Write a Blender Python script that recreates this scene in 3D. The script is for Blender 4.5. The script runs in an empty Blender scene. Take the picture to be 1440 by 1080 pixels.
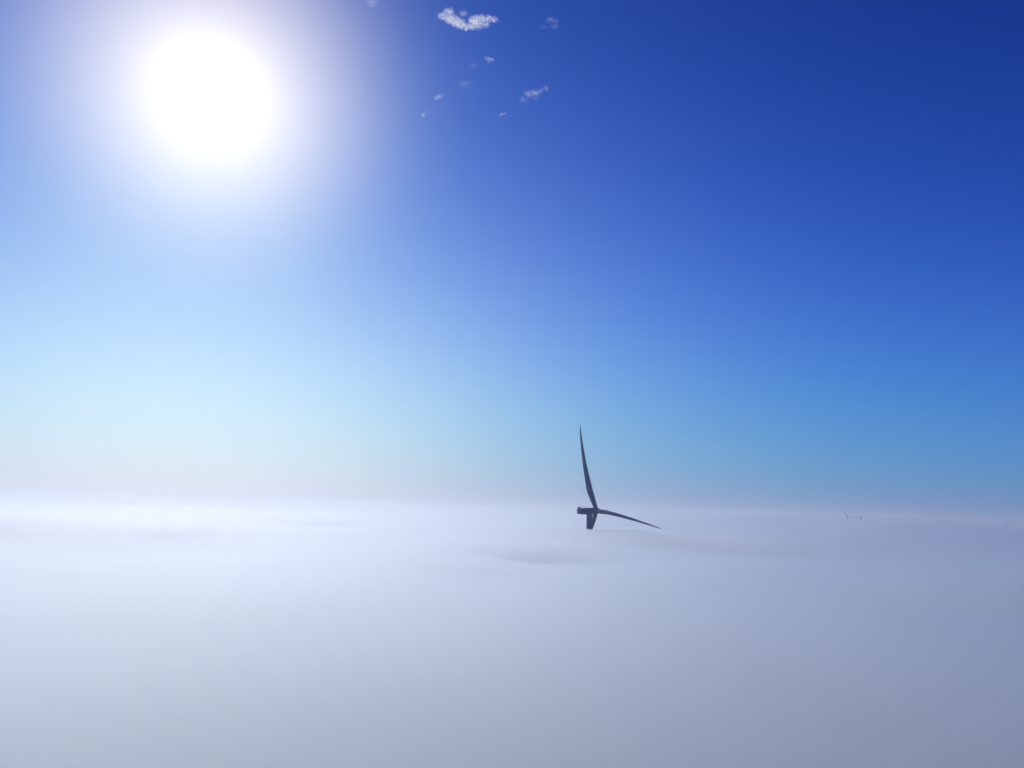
import bpy, bmesh, math, random
from mathutils import Vector, Matrix, noise
R = math.radians
scn = bpy.context.scene
col = scn.collection

# ------------------------------------------------------------------ camera
CAM_Z = 119.0                       # drone height above the ground (m)
PITCH, ROLL, FPX = R(10.04), R(1.2), 1000.0      # FPX: focal length in photo pixels (1440 wide)
cam = bpy.data.cameras.new('camera'); cam_o = bpy.data.objects.new('camera', cam); col.objects.link(cam_o)
cam.sensor_width = 36.0; cam.lens = 36.0 * FPX / 1440.0
cam.clip_start = 0.5; cam.clip_end = 90000.0
fw = Vector((0, math.cos(PITCH), math.sin(PITCH)))
rt0 = Vector((1, 0, 0)); up0 = rt0.cross(fw)
rt = rt0 * math.cos(ROLL) + up0 * math.sin(ROLL)
up = up0 * math.cos(ROLL) - rt0 * math.sin(ROLL)
M = Matrix((rt, up, -fw)).transposed().to_4x4(); M.translation = (0, 0, CAM_Z)
cam_o.matrix_world = M
scn.camera = cam_o

def ray(px, py):                    # direction of a photo pixel
    return (rt * ((px - 720) / FPX) - up * ((py - 540) / FPX) + fw).normalized()

# ------------------------------------------------------------------ sky, sun, exposure
SUN = ray(297, 130)
SUN_EL = math.asin(SUN.z); SUN_AZ = math.atan2(SUN.x, SUN.y)
SKY_STRENGTH = 0.10
SKY_GAMMA, SKY_GAIN, SKY_SHOULDER = 2.5, (1.0, 2.0, 1.68), 0.74
HAZE_TAU, HAZE_E = 1.65, 7.2
AUR_TAU, AUR_W = 0.41, 9.2
LOBE_C, LOBE_W, LOBE_P = (3.75, 3.12, 1.95), 22.8, 1.69
HAZE_C = (0.105, 0.155, 0.54)
CORE_A, CORE_W = 0.5, 3.1
world = bpy.data.worlds.new('World'); scn.world = world; world.use_nodes = True
wn = world.node_tree.nodes; wl = world.node_tree.links; wn.clear()
def wmath(op, a, b=None, c=None):
    n = wn.new('ShaderNodeMath'); n.operation = op
    for i, v in enumerate((a, b, c)):
        if v is None: continue
        if isinstance(v, (int, float)): n.inputs[i].default_value = v
        else: wl.new(v, n.inputs[i])
    return n.outputs[0]
sky = wn.new('ShaderNodeTexSky'); sky.sky_type = 'NISHITA'; sky.sun_disc = False
sky.sun_elevation = SUN_EL; sky.sun_rotation = SUN_AZ
sky.altitude = 3000.0; sky.air_density = 1.0; sky.dust_density = 1.0; sky.ozone_density = 10.0
bg = wn.new('ShaderNodeBackground'); bg.inputs['Strength'].default_value = SKY_STRENGTH
def vop(op, a, b, scale=None):
    n = wn.new('ShaderNodeVectorMath'); n.operation = op
    for i, v in enumerate((a, b)):
        if v is None: continue
        if isinstance(v, (tuple, list)): n.inputs[i].default_value = v
        else: wl.new(v, n.inputs[i])
    if scale is not None:
        if isinstance(scale, (int, float)): n.inputs['Scale'].default_value = scale
        else: wl.new(scale, n.inputs['Scale'])
    return n.outputs[0]
def expo(x): return wmath('EXPONENT', x)
# clear air: the Nishita sky with a little contrast
gam = wn.new('ShaderNodeGamma'); gam.inputs['Gamma'].default_value = SKY_GAMMA
wl.new(vop('SCALE', sky.outputs[0], None, 0.2), gam.inputs[0])
raw = vop('MULTIPLY', gam.outputs[0], SKY_GAIN)
clear = vop('SCALE', vop('DIVIDE', raw, vop('ADD', vop('SCALE', raw, None, SKY_SHOULDER), (1, 1, 1))), None, 1/SKY_STRENGTH)
# aerosol layer: optical depth grows towards the horizon and round the sun; its light peaks towards the sun
tc = wn.new('ShaderNodeTexCoord'); nz = vop('NORMALIZE', tc.outputs['Generated'], None)
dp = wn.new('ShaderNodeVectorMath'); dp.operation = 'DOT_PRODUCT'; wl.new(nz, dp.inputs[0]); dp.inputs[1].default_value = SUN
ang = wmath('ARCCOSINE', wmath('MINIMUM', dp.outputs['Value'], 0.999999))     # radians from the sun
sx = wn.new('ShaderNodeSeparateXYZ'); wl.new(nz, sx.inputs[0])
elev = wmath('ARCSINE', wmath('MAXIMUM', sx.outputs['Z'], 0.0))
tau = wmath('ADD', wmath('MULTIPLY', expo(wmath('DIVIDE', elev, -R(HAZE_E))), HAZE_TAU),
            wmath('MULTIPLY', expo(wmath('MULTIPLY', wmath('POWER', wmath('DIVIDE', ang, R(AUR_W)), 2.0), -1.0)), AUR_TAU))
trans = expo(wmath('MULTIPLY', tau, -1.0))
phase = expo(wmath('MULTIPLY', wmath('POWER', wmath('DIVIDE', ang, R(LOBE_W)), LOBE_P), -1.0))
lobe = vop('ADD', vop('SCALE', tuple(c/SKY_STRENGTH for c in LOBE_C), None, phase), tuple(c/SKY_STRENGTH for c in HAZE_C))
veil = vop('SCALE', lobe, None, wmath('SUBTRACT', 1.0, trans))
core = wmath('MULTIPLY', expo(wmath('MULTIPLY', wmath('POWER', wmath('DIVIDE', ang, R(CORE_W)), 2.0), -1.0)), CORE_A/SKY_STRENGTH)
total = vop('ADD', vop('ADD', vop('SCALE', clear, None, trans), veil), vop('SCALE', (1, 1, 1), None, core))
wl.new(total, bg.inputs['Color'])
wo = wn.new('ShaderNodeOutputWorld'); wl.new(bg.outputs[0], wo.inputs['Surface'])

sl = bpy.data.lights.new('sun', 'SUN'); sl.energy = 2.6; sl.angle = R(0.53); sl.color = (1.0, 0.95, 0.88)
sun_o = bpy.data.objects.new('sun', sl); col.objects.link(sun_o)
sun_o.rotation_euler = (-SUN).to_track_quat('-Z', 'Y').to_euler(); sun_o.location = (0, 0, 400)

scn.view_settings.view_transform = 'Standard'; scn.view_settings.look = 'None'
scn.view_settings.exposure = -0.35; scn.view_settings.gamma = 1.0; scn.view_settings.use_curve_mapping = False
cy = scn.cycles
cy.max_bounces = 14; cy.volume_bounces = 12; cy.diffuse_bounces = 3; cy.glossy_bounces = 3
cy.transparent_max_bounces = 64
cy.use_denoising = True
cy.sample_clamp_indirect = 8.0

# ------------------------------------------------------------------ helpers
def mat(name, base, rough=0.5, metallic=0.0, vary=0.08, scale=0.3, bump=0.0):
    m = bpy.data.materials.new(name); m.use_nodes = True
    nt = m.node_tree; b = nt.nodes['Principled BSDF']
    b.inputs['Roughness'].default_value = rough; b.inputs['Metallic'].default_value = metallic
    t = nt.nodes.new('ShaderNodeTexCoord'); n = nt.nodes.new('ShaderNodeTexNoise')
    n.inputs['Scale'].default_value = scale; n.inputs['Detail'].default_value = 6.0
    nt.links.new(t.outputs['Object'], n.inputs['Vector'])
    r = nt.nodes.new('ShaderNodeValToRGB')
    r.color_ramp.elements[0].position = 0.3; r.color_ramp.elements[1].position = 0.7
    r.color_ramp.elements[0].color = (*[c * (1 - vary) for c in base], 1)
    r.color_ramp.elements[1].color = (*[min(1, c * (1 + vary)) for c in base], 1)
    nt.links.new(n.outputs['Fac'], r.inputs['Fac']); nt.links.new(r.outputs['Color'], b.inputs['Base Color'])
    if bump:
        bp = nt.nodes.new('ShaderNodeBump'); bp.inputs['Strength'].default_value = bump
        nt.links.new(n.outputs['Fac'], bp.inputs['Height']); nt.links.new(bp.outputs['Normal'], b.inputs['Normal'])
    return m

def volume_mat(name, density, aniso, color=(1, 1, 1), absorb=True):
    m = bpy.data.materials.new(name); m.use_nodes = True; nt = m.node_tree; nt.nodes.clear()
    v = nt.nodes.new('ShaderNodeVolumePrincipled')
    v.inputs['Color'].default_value = (*color, 1); v.inputs['Density'].default_value = density
    v.inputs['Anisotropy'].default_value = aniso
    if not absorb: v.inputs['Absorption Color'].default_value = (1, 1, 1, 1)     # scatters only, blue a little more than red
    o = nt.nodes.new('ShaderNodeOutputMaterial'); nt.links.new(v.outputs[0], o.inputs['Volume'])
    return m

def new_obj(name, verts, faces, material, parent=None, smooth=True):
    me = bpy.data.meshes.new(name); me.from_pydata(verts, [], faces); me.update()
    bm = bmesh.new(); bm.from_mesh(me); bmesh.ops.recalc_face_normals(bm, faces=bm.faces); bm.to_mesh(me); bm.free()
    if smooth:
        for p in me.polygons: p.use_smooth = True
        try: me.set_sharp_from_angle(angle=R(38))
        except Exception: pass
    me.materials.append(material)
    o = bpy.data.objects.new(name, me); col.objects.link(o)
    if parent: o.parent = parent
    return o

def tag(o, label=None, cat=None, group=None, kind=None):
    if label: o['label'] = label
    if cat: o['category'] = cat
    if group: o['group'] = group
    if kind: o['kind'] = kind
    return o

class Geo:                                  # collects shapes for ONE mesh
    def __init__(s): s.v = []; s.f = []
    def rings(s, rings, cap0=True, cap1=True):
        b = len(s.v); n = len(rings[0])
        for r in rings: s.v += [tuple(p) for p in r]
        for i in range(len(rings) - 1):
            for j in range(n):
                s.f.append((b + i*n + j, b + i*n + (j+1) % n, b + (i+1)*n + (j+1) % n, b + (i+1)*n + j))
        if cap0: s.f.append(tuple(b + j for j in reversed(range(n))))
        if cap1: s.f.append(tuple(b + (len(rings)-1)*n + j for j in range(n)))
        return s
    def revolve(s, prof, n=32, axis='z', o=(0, 0, 0)):   # prof: (radius, height)
        rr = []
        for r, h in prof:
            ring = []
            for j in range(n):
                a = 2*math.pi*j/n; x, y = r*math.cos(a), r*math.sin(a)
                p = (x, y, h) if axis == 'z' else ((h, x, y) if axis == 'x' else (x, h, y))
                ring.append((p[0]+o[0], p[1]+o[1], p[2]+o[2]))
            rr.append(ring)
        return s.rings(rr)
    def box(s, c, d, bev=0.0):
        x, y, z = [q/2 for q in d]
        def rect(k, zz): return [(c[0]+sx*(x-k), c[1]+sy*(y-k), c[2]+zz) for sx, sy in ((-1,-1),(1,-1),(1,1),(-1,1))]
        if bev: return s.rings([rect(bev, -z), rect(0, -z+bev), rect(0, z-bev), rect(bev, z)])
        return s.rings([rect(0, -z), rect(0, z)])
    def build(s, name, m, parent=None, smooth=True): return new_obj(name, s.v, s.f, m, parent, smooth)

# ------------------------------------------------------------------ setting: ground, fog sea, haze
def polar_sheet(radii, nseg, zf):
    vs, fs = [(0, 0, zf(0.0, 0.0))], []
    for r in radii:
        for j in range(nseg):
            a = 2*math.pi*j/nseg; x, y = r*math.sin(a), r*math.cos(a); vs.append((x, y, zf(x, y)))
    for j in range(nseg): fs.append((0, 1+j, 1+(j+1) % nseg))
    for i in range(len(radii)-1):
        for j in range(nseg):
            a, b = 1+i*nseg, 1+(i+1)*nseg; k = (j+1) % nseg
            fs.append((a+j, b+j, b+k, a+k))
    return vs, fs

m_ground = mat('meadow', (0.06, 0.085, 0.03), 0.95, vary=0.5, scale=0.02, bump=0.3)
gr_r = [20*1.12**i for i in range(63)]
gr_r = [r for r in gr_r if r < 24000] + [24000]
def ground_z(x, y):
    return 3.0*noise.noise(Vector((x*0.002, y*0.002, 0.3))) * min(1, max(0, (math.hypot(x-55, y-475)-40)/300)) - 0.0
v, f = polar_sheet(gr_r, 160, ground_z)
tag(new_obj('ground', v, f, m_ground), 'grass meadow land lying hidden below the sea of fog', 'ground', kind='structure')

def sstep(a, b, x):
    t = min(1, max(0, (x-a)/(b-a))); return t*t*(3-2*t)
DIPS = []                                    # hollows in the fog top: (x, y, radius across, radius along, depth)
def dip_at(px, py, z, wx, wy, depth):
    d = ray(px, py); t = (z - CAM_Z)/d.z; DIPS.append((d.x*t, d.y*t, wx, wy, depth))
def fog_top(x, y, seed, amp):
    r = math.hypot(x, y); az = math.degrees(math.atan2(x, y))
    fade = 1 - 0.75*sstep(900, 4000, r)
    p = Vector((x, y, seed*37.1))
    h = noise.noise(Vector((p.x/170, p.y/170, p.z)))*1.0 + noise.noise(Vector((p.x/62, p.y/62, p.z+9)))*0.55 \
        + noise.noise(Vector((p.x/24, p.y/24, p.z+4)))*0.16*(1-sstep(250, 700, r))
    h = h*amp*fade*(0.45+0.65*sstep(20, 160, r))
    h += 4.0*noise.noise(Vector((p.x/1500, p.y/1500, 2.0)))*sstep(900, 2500, r) - 6.0*sstep(700, 2200, r)
    h -= sstep(29, 33.5, az)*(1-sstep(60, 90, az))*min(70, max(0, r-900)*0.0095)
    for dx, dy, wx, wy, dep in DIPS:
        h -= dep*math.exp(-((x-dx)/wx)**2 - ((y-dy)/wy)**2)
    return h
def fog_body(name, top, seed, amp, density, label, rmax, aniso, rise=None, tint=(0.952, 0.981, 1.0)):
    rr = []; r = 12.0
    while r < rmax: rr.append(r); r += max(7.0, r*0.028) if r < 1600 else r*0.07
    rr.append(rmax)
    n = 288
    v, f = polar_sheet(rr, n, lambda x, y: CAM_Z + top + fog_top(x, y, seed, amp) + (rise(x, y) if rise else 0.0))
    last = len(v)-n
    bot = -1.5-0.2*seed
    b = len(v)
    for j in range(n): v.append((v[last+j][0], v[last+j][1], bot))
    for j in range(n): k = (j+1) % n; f.append((last+j, b+j, b+k, last+k))
    f.append(tuple(b+j for j in range(n)))
    o = new_obj(name, v, f, volume_mat(name, density, aniso, tint))
    return tag(o, label, 'fog', kind='stuff')
Z0 = CAM_Z-11
dip_at(772, 766, Z0, 22, 30, 13); dip_at(650, 793, Z0, 15, 12, 12); dip_at(1000, 758, Z0, 36, 56, 20); dip_at(452, 731, Z0, 36, 110, 22); dip_at(90, 748, Z0, 60, 60, 6); dip_at(1150, 800, Z0, 20, 14, 10)
FOG_G = 0.75
fog_body('fog_veil', -8.0, 1, 3.5, 0.008, 'thin veil of mist drifting over the top of the fog sea', 25000, FOG_G)
fog_body('fog_bank', -12.5, 2, 7.0, 0.10, 'white sea of fog filling the land below the wind turbine', 25050, FOG_G)

def mist_rise(x, y):                         # the far mist stands higher on the sun's side
    r = math.hypot(x, y); az = math.degrees(math.atan2(x, y))
    side = sstep(-150, -110, az)*(1-sstep(-14, 15, az))
    return side*sstep(900, 5000, r)*(66 + 16*noise.noise(Vector((x/2600, y/2600, 5.0))))
fog_body('far_mist', -18.0, 3, 3.0, 2.2e-4, 'pale mist standing over the far fog below the sun', 25100, 0.60, mist_rise, (1, 1, 1))

hz = Geo(); hz.box((0, 0, 97.5), (52400, 52400, 202.0))
tag(hz.build('haze', volume_mat('haze', 1.6e-4, 0.55, (0.90, 0.955, 1.0)), smooth=False), 'pale blue haze in the air over the fog', 'haze', kind='stuff')

# ------------------------------------------------------------------ wind turbines
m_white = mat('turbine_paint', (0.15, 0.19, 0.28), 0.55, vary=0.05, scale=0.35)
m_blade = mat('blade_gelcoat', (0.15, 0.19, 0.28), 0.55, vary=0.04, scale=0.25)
m_steel = mat('galvanised_steel', (0.28, 0.29, 0.30), 0.45, metallic=0.6, vary=0.12, scale=2.0)
m_conc = mat('concrete', (0.34, 0.33, 0.31), 0.9, vary=0.15, scale=1.2, bump=0.2)
m_dark = mat('dark_grille', (0.06, 0.06, 0.065), 0.6, vary=0.2, scale=3.0)
m_lamp = mat('red_lens', (0.35, 0.03, 0.02), 0.2, vary=0.1, scale=6.0)

BL, HUB_R = 65.0, 1.2
def lerp_tab(tab, s):
    for (a, va), (b, vb) in zip(tab, tab[1:]):
        if s <= b: t = (s-a)/(b-a); t = t*t*(3-2*t)*0.5 + t*0.5; return va+(vb-va)*t
    return tab[-1][1]
CHORD = [(0, 2.9), (0.04, 2.95), (0.12, 3.6), (0.22, 4.2), (0.4, 3.4), (0.6, 2.5), (0.8, 1.65), (0.93, 0.95), (0.985, 0.5), (1, 0.12)]
THICK = [(0, 1.0), (0.04, 0.98), (0.12, 0.62), (0.22, 0.38), (0.4, 0.28), (0.6, 0.22), (0.8, 0.18), (1, 0.15)]
TWIST = [(0, 14), (0.2, 11), (0.5, 4), (1, -1)]
NS = 22
def airfoil(t):                              # closed outline, chord 1, thickness t; pitch axis at 0
    pts = []
    for j in range(NS):
        a = 2*math.pi*j/NS
        cx = 0.5*math.cos(a); circ = (cx, 0.5*math.sin(a))
        x = 0.5*(1+math.cos(a))              # 1 = trailing edge
        yt = 5*t*(0.2969*math.sqrt(x)-0.126*x-0.3516*x*x+0.2843*x**3-0.1015*x**4)
        fy = (yt if a <= math.pi else -yt*0.75) + 0.03*math.sin(math.pi*x)
        foil = (x-0.3, fy); w = min(1, max(0, (t-0.4)/0.58))
        pts.append((foil[0]*(1-w)+circ[0]*w, foil[1]*(1-w)+circ[1]*w))
    return pts
def blade_mesh(pitch_deg, bend, bend_dir, sag_vec):
    """blade along +Z from the hub centre; local X = tangential, Y = rotor axis (upwind)"""
    rings = []
    for i in range(45):
        s = (i/44)**0.95
        c, t = lerp_tab(CHORD, s), lerp_tab(THICK, s)
        tw = R(pitch_deg + lerp_tab(TWIST, s)); ct, st = math.cos(tw), math.sin(tw)
        off = Vector((math.sin(bend_dir), math.cos(bend_dir), 0))*bend*s*s + sag_vec*s*s
        ring = []
        for x, y in airfoil(t):
            x *= -c; y *= c                  # trailing edge trails
            ring.append((x*ct - y*st + off.x, x*st + y*ct + off.y, HUB_R + s*BL + off.z))
        rings.append(ring)
    return rings

def empty(name, loc):
    o = bpy.data.objects.new(name, None); o.empty_display_size = 5; o.location = loc; col.objects.link(o); return o

def turbine(label, hub, yaw, az, tilt, bend, bend_dir, sag, pitch, ground=0.0, group=None):
    """hub: world position of the rotor centre; yaw: 0 = rotor faces +X, positive turns it towards the camera"""
    ax = Vector((math.cos(yaw)*math.cos(tilt), -math.sin(yaw)*math.cos(tilt), math.sin(tilt)))
    flat = Vector((ax.x, ax.y, 0)).normalized()
    OVER = 5.2                               # rotor overhang in front of the tower axis
    base = hub - ax*OVER; base.z = ground
    root = empty('wind_turbine', base)
    tag(root, label, 'wind turbine', group)
    H = hub - base                           # hub relative to the root
    top = (H - ax*OVER).z - 2.35             # tower top under the nacelle
    # tower: three steel sections with flanges
    tw = Geo(); tw.revolve([(2.5, 0.4), (2.45, 20), (2.32, 45), (2.14, 75), (1.95, 100), (1.85, top-0.4), (1.85, top)], 40)
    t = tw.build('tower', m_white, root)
    for zz in (28.0, 62.0, 93.0):
        rr = 2.5-(2.5-1.85)*zz/top
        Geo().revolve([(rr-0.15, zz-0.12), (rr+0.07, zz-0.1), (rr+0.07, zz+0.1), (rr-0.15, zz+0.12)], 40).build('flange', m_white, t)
    dr = Geo(); dr.box((0, -2.5, 3.2), (0.95, 0.16, 2.1), 0.05); d = dr.build('door', m_steel, t, False)
    st = Geo()
    for k in range(8): st.box((0, -3.05-0.28*(8-k), 0.3+0.24*k), (1.1, 0.28, 0.06))
    st.box((0, -2.85, 2.1), (1.3, 0.75, 0.08)); st.build('steps', m_steel, t, False)
    Geo().revolve([(7.5, -0.8), (7.5, 0.05), (3.2, 0.42), (2.6, 0.42)], 40).build('foundation', m_conc, root)
    Geo().revolve([(1.9, top-0.25), (2.1, top-0.1), (2.1, top+0.35), (1.9, top+0.45)], 40).build('yaw_bearing', m_steel, root)
    # rotor frame: X = horizontal in plane, Y = axis, Z = up in plane
    hv = Vector((0, 0, 1)).cross(ax).normalized()
    if hv.x < 0: hv = -hv
    vv = ax.cross(hv)
    if vv.z < 0: vv = -vv
    nac = Matrix((hv, ax, hv.cross(ax))).transposed()     # local (side, along axis, up)
    if nac.col[2].z < 0: nac = Matrix((-hv, ax, (-hv).cross(ax))).transposed()
    def place(geo, name, m, parent, Mx, o=H, smooth=True):
        geo.v = [tuple(Mx @ Vector(p) + o) for p in geo.v]; return geo.build(name, m, parent, smooth)
    # nacelle: rounded box, slightly tapering to the rear, from 1.9 m behind the rotor plane
    def rrect(w, h, y, zc, k=0.35, n=6):
        pts = []
        for cx, cz, a0 in ((w/2-k, h/2-k, 0), (-w/2+k, h/2-k, 90), (-w/2+k, -h/2+k, 180), (w/2-k, -h/2+k, 270)):
            for i in range(n+1):
                a = R(a0+90*i/n); pts.append((cx+k*math.cos(a), y, cz+zc+k*math.sin(a)))
        return pts
    g = Geo(); g.rings([rrect(2.6, 2.6, -1.65, 0.0, 1.2), rrect(3.3, 3.4, -2.3, 0.0, 0.8), rrect(3.8, 4.0, -3.4, 0.0, 0.5), rrect(3.9, 4.1, -7, 0.0),
                        rrect(3.9, 3.9, -11.5, 0.1), rrect(3.7, 3.6, -13.2, 0.2), rrect(3.4, 3.3, -13.5, 0.2)])
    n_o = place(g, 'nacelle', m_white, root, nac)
    # roof cooler at the tail, hatch, handrails, weather mast, warning light, side grilles
    g = Geo(); g.box((0, -12.7, 2.52), (3.4, 0.5, 0.75), 0.05); place(g, 'roof_cooler', m_dark, n_o, nac, H, False)
    g = Geo(); g.box((0.3, -8.5, 2.1), (1.6, 1.8, 0.14), 0.04); place(g, 'roof_hatch', m_white, n_o, nac, H, False)
    for sx in (-1, 1):
        g = Geo()
        for yy in (-11.6, -9.4, -7.2, -5.0): g.box((sx*1.7, yy, 2.45), (0.05, 0.05, 0.9))
        g.box((sx*1.7, -8.3, 2.9), (0.052, 6.7, 0.052)); place(g, 'handrail', m_steel, n_o, nac, H, False)
        g = Geo(); g.box((sx*1.955, -10.3, 0.3), (0.08, 1.8, 1.1), 0.02); place(g, 'side_grille', m_dark, n_o, nac, H, False)
    g = Geo(); g.revolve([(0.05, 1.9), (0.04, 4.2)], 8, o=(0.9, -12.1, 0)); g.box((0.9, -12.1, 4.05), (1.1, 0.05, 0.05))
    g.revolve([(0.1, 4.1), (0.1, 4.35)], 8, o=(0.4, -12.1, 0)); g.revolve([(0.1, 4.1), (0.1, 4.35)], 8, o=(1.4, -12.1, 0))
    place(g, 'weather_mast', m_steel, n_o, nac, H, False)
    g = Geo(); g.revolve([(0.14, 2.0), (0.14, 2.35), (0.16, 2.4), (0.16, 2.65), (0.08, 2.75)], 12, o=(-0.9, -11.9, 0)); place(g, 'warning_light', m_lamp, n_o, nac)
    # hub with spinner
    g = Geo(); g.revolve([(1.2, -1.6), (1.75, -1.35), (1.9, -0.5), (1.9, 0.5), (1.75, 1.3), (1.4, 2.0), (0.9, 2.5), (0.35, 2.75), (0.03, 2.8)], 36, 'y')
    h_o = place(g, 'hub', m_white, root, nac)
    for k in range(3):
        th = az + k*2*math.pi/3
        rad = hv*math.sin(th)+vv*math.cos(th); tan = hv*math.cos(th)-vv*math.sin(th)
        B = Matrix((tan, ax, rad)).transposed()
        sv = B.transposed() @ Vector((0, 0, -sag))
        g = Geo(); g.rings(blade_mesh(pitch, bend, bend_dir, sv))
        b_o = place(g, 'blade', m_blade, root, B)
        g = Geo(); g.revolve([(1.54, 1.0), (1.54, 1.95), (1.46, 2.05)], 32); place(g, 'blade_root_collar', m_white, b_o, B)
    return root

near = Vector((57.12, 474.46, CAM_Z+0.64))
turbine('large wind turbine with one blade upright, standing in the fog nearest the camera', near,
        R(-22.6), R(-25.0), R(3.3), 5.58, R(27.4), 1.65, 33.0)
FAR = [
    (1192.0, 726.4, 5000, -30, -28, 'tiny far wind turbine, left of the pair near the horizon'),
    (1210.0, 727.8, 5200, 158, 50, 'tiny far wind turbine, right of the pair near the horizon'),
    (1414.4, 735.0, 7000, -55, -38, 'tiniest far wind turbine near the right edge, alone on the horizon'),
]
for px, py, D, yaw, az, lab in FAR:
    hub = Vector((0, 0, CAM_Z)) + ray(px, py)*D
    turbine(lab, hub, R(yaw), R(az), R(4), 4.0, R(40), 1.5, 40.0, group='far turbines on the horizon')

# ------------------------------------------------------------------ small clouds high in the sky
def cloud(px, py, label, blobs, width, height, dens, alt=3200.0, warp=1.0):
    """blobs: (dx, dy, r, weight) in photo pixels about (px, py); the cloud floats alt metres up"""
    d = ray(px, py); D = alt/d.z
    c = Vector((0, 0, CAM_Z)) + d*D
    u = D/FPX/ (d.dot(fw)) ** 1            # metres per photo pixel at that distance
    bm = bmesh.new(); bmesh.ops.create_icosphere(bm, subdivisions=3, radius=1.0)
    me = bpy.data.meshes.new('cloud'); bm.to_mesh(me); bm.free()
    o = bpy.data.objects.new('cloud', me); col.objects.link(o)
    w, h = width*u, height*u; dep = max(h, 0.5*w)
    side = Vector((d.y, -d.x, 0)).normalized(); upv = side.cross(d).normalized()
    o.matrix_world = Matrix((side*w, d*dep, upv*h)).transposed().to_4x4()
    o.matrix_world.translation = c
    m = bpy.data.materials.new('cloud_vapour'); m.use_nodes = True; nt = m.node_tree; nt.nodes.clear(); L = nt.links
    def N(t, **k):
        n = nt.nodes.new(t)
        for a, b in k.items(): setattr(n, a, b)
        return n
    tcn = N('ShaderNodeTexCoord')
    sc = N('ShaderNodeVectorMath', operation='MULTIPLY'); sc.inputs[1].default_value = (width, dep/u*0.6, height)
    L.new(tcn.outputs['Object'], sc.inputs[0])           # now in photo-pixel-sized units
    nw = N('ShaderNodeTexNoise'); nw.inputs['Scale'].default_value = 0.22; nw.inputs['Detail'].default_value = 8; nw.inputs['Roughness'].default_value = 0.65
    L.new(sc.outputs[0], nw.inputs['Vector'])
    cen = N('ShaderNodeVectorMath', operation='SUBTRACT'); cen.inputs[1].default_value = (0.5, 0.5, 0.5); L.new(nw.outputs['Color'], cen.inputs[0])
    ws = N('ShaderNodeVectorMath', operation='SCALE'); ws.inputs['Scale'].default_value = 9.0*warp; L.new(cen.outputs[0], ws.inputs[0])
    pos = N('ShaderNodeVectorMath', operation='ADD'); L.new(sc.outputs[0], pos.inputs[0]); L.new(ws.outputs[0], pos.inputs[1])
    st = N('ShaderNodeVectorMath', operation='MULTIPLY'); st.inputs[1].default_value = (0.8, 0.8, 1.3); L.new(pos.outputs[0], st.inputs[0])
    acc = None
    for dx, dy, r, wt in blobs:
        ds = N('ShaderNodeVectorMath', operation='DISTANCE'); ds.inputs[1].default_value = (dx*0.8, 0, dy*1.3); L.new(st.outputs[0], ds.inputs[0])
        mr = N('ShaderNodeMapRange'); mr.interpolation_type = 'SMOOTHSTEP'
        mr.inputs['From Min'].default_value = r*1.35; mr.inputs['From Max'].default_value = 0.0; mr.inputs['To Min'].default_value = 0; mr.inputs['To Max'].default_value = wt
        L.new(ds.outputs['Value'], mr.inputs['Value'])
        if acc is None: acc = mr.outputs[0]
        else:
            a = N('ShaderNodeMath', operation='MAXIMUM'); L.new(acc, a.inputs[0]); L.new(mr.outputs[0], a.inputs[1]); acc = a.outputs[0]
    n2 = N('ShaderNodeTexNoise'); n2.inputs['Scale'].default_value = 0.42; n2.inputs['Detail'].default_value = 4; L.new(sc.outputs[0], n2.inputs['Vector'])
    m2 = N('ShaderNodeMapRange'); m2.inputs['From Min'].default_value = 0.40; m2.inputs['From Max'].default_value = 0.72; L.new(n2.outputs['Fac'], m2.inputs['Value'])
    mu = N('ShaderNodeMath', operation='MULTIPLY'); L.new(acc, mu.inputs[0]); L.new(m2.outputs[0], mu.inputs[1])
    md = N('ShaderNodeMath', operation='MULTIPLY'); L.new(mu.outputs[0], md.inputs[0]); md.inputs[1].default_value = dens/u
    v = N('ShaderNodeVolumePrincipled'); v.inputs['Anisotropy'].default_value = 0.5; v.inputs['Color'].default_value = (1, 1, 1, 1)
    L.new(md.outputs[0], v.inputs['Density'])
    out = N('ShaderNodeOutputMaterial'); L.new(v.outputs[0], out.inputs['Volume'])
    me.materials.append(m)
    return tag(o, label, 'cloud', 'small clouds high in the blue sky')

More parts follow.
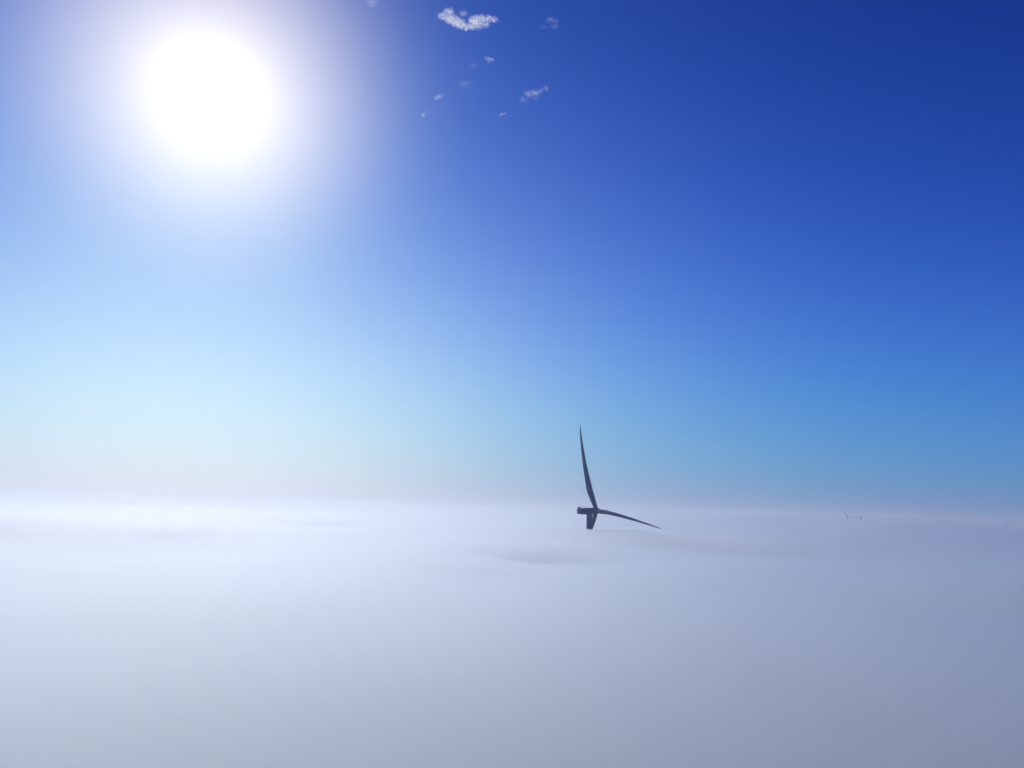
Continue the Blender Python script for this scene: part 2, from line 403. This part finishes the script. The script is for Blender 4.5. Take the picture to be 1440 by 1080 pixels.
cloud(660, 31, 'brightest white cloud, a ragged crescent high in the blue sky right of the sun', [
    (-23, 9, 5, .6), (-29, 4, 5, .7), (-20.5, 1.6, 6, 1), (-13, -1, 6.5, 1), (-8, -3.4, 5.5, 1), (-3, -5.5, 4.5, .8), (3, -4, 5, .8), (8, 1.5, 7, 1),
    (10, -4, 4, .6), (14, 4, 5.5, 1), (21, 5, 4.5, .9), (27, 4.5, 4, .8), (18, -1, 5, .4), (-7, 8, 4, .25)], 40, 17, 0.28)
cloud(750, 132, 'long wispy white streak of cloud right of the other small clouds', [
    (-12, -7, 5, .4), (-5, 0, 5, .8), (2, 1, 5, 1), (8, 3, 4, .7), (15, 6, 4, .7), (3, -5, 4, .3)], 24, 13, 0.075)
cloud(776, 32, 'faint broken cloud puff highest at the right of the crescent cloud', [
    (-1, 3, 4.5, .9), (4, 2, 4, .6), (4, -3, 4, .7), (-9, -4, 3.5, .5)], 16, 11, 0.04)
cloud(688.5, 83, 'small bright oval cloud puff right below the crescent cloud', [(-3, .8, 2.6, .7), (0, 0, 3, 1), (3.5, -.6, 2.2, .9), (0, -3, 2, .3)], 9, 7, 0.13)
cloud(654, 118, 'dim round cloud puff midway between crescent cloud and the sun side specks', [(0, 0, 6, .7), (4, 2, 4, .5)], 11, 9, 0.025)
cloud(617.5, 136, 'small slanting cloud puff left of the others, nearer the sun', [(0, 0, 3, 1), (3.4, 2.4, 2.6, .8), (-3.4, -1.6, 2.8, .8)], 10, 8, 0.11)
cloud(597, 160, 'tiny cloud speck lowest on the side nearest the sun', [(-1, -1.5, 2.8, 1), (1.2, 2.4, 2.4, .8)], 8, 8, 0.07)
cloud(706.5, 160.5, 'tiny bright cloud speck lowest in the middle below the round puff', [(0, 0, 2.2, 1), (3.4, 1, 1.9, .9), (-3, -1, 2, .5)], 9, 6, 0.16)
cloud(666, 92.5, 'faintest tiny cloud speck left of the bright oval puff', [(0, 0, 4, 1)], 7, 6, 0.025)
cloud(523, 4, 'faint cloud wisp touching the top edge above the sun glow', [(0, 0, 5, 1), (4, 4, 4, 1)], 10, 10, 0.04)
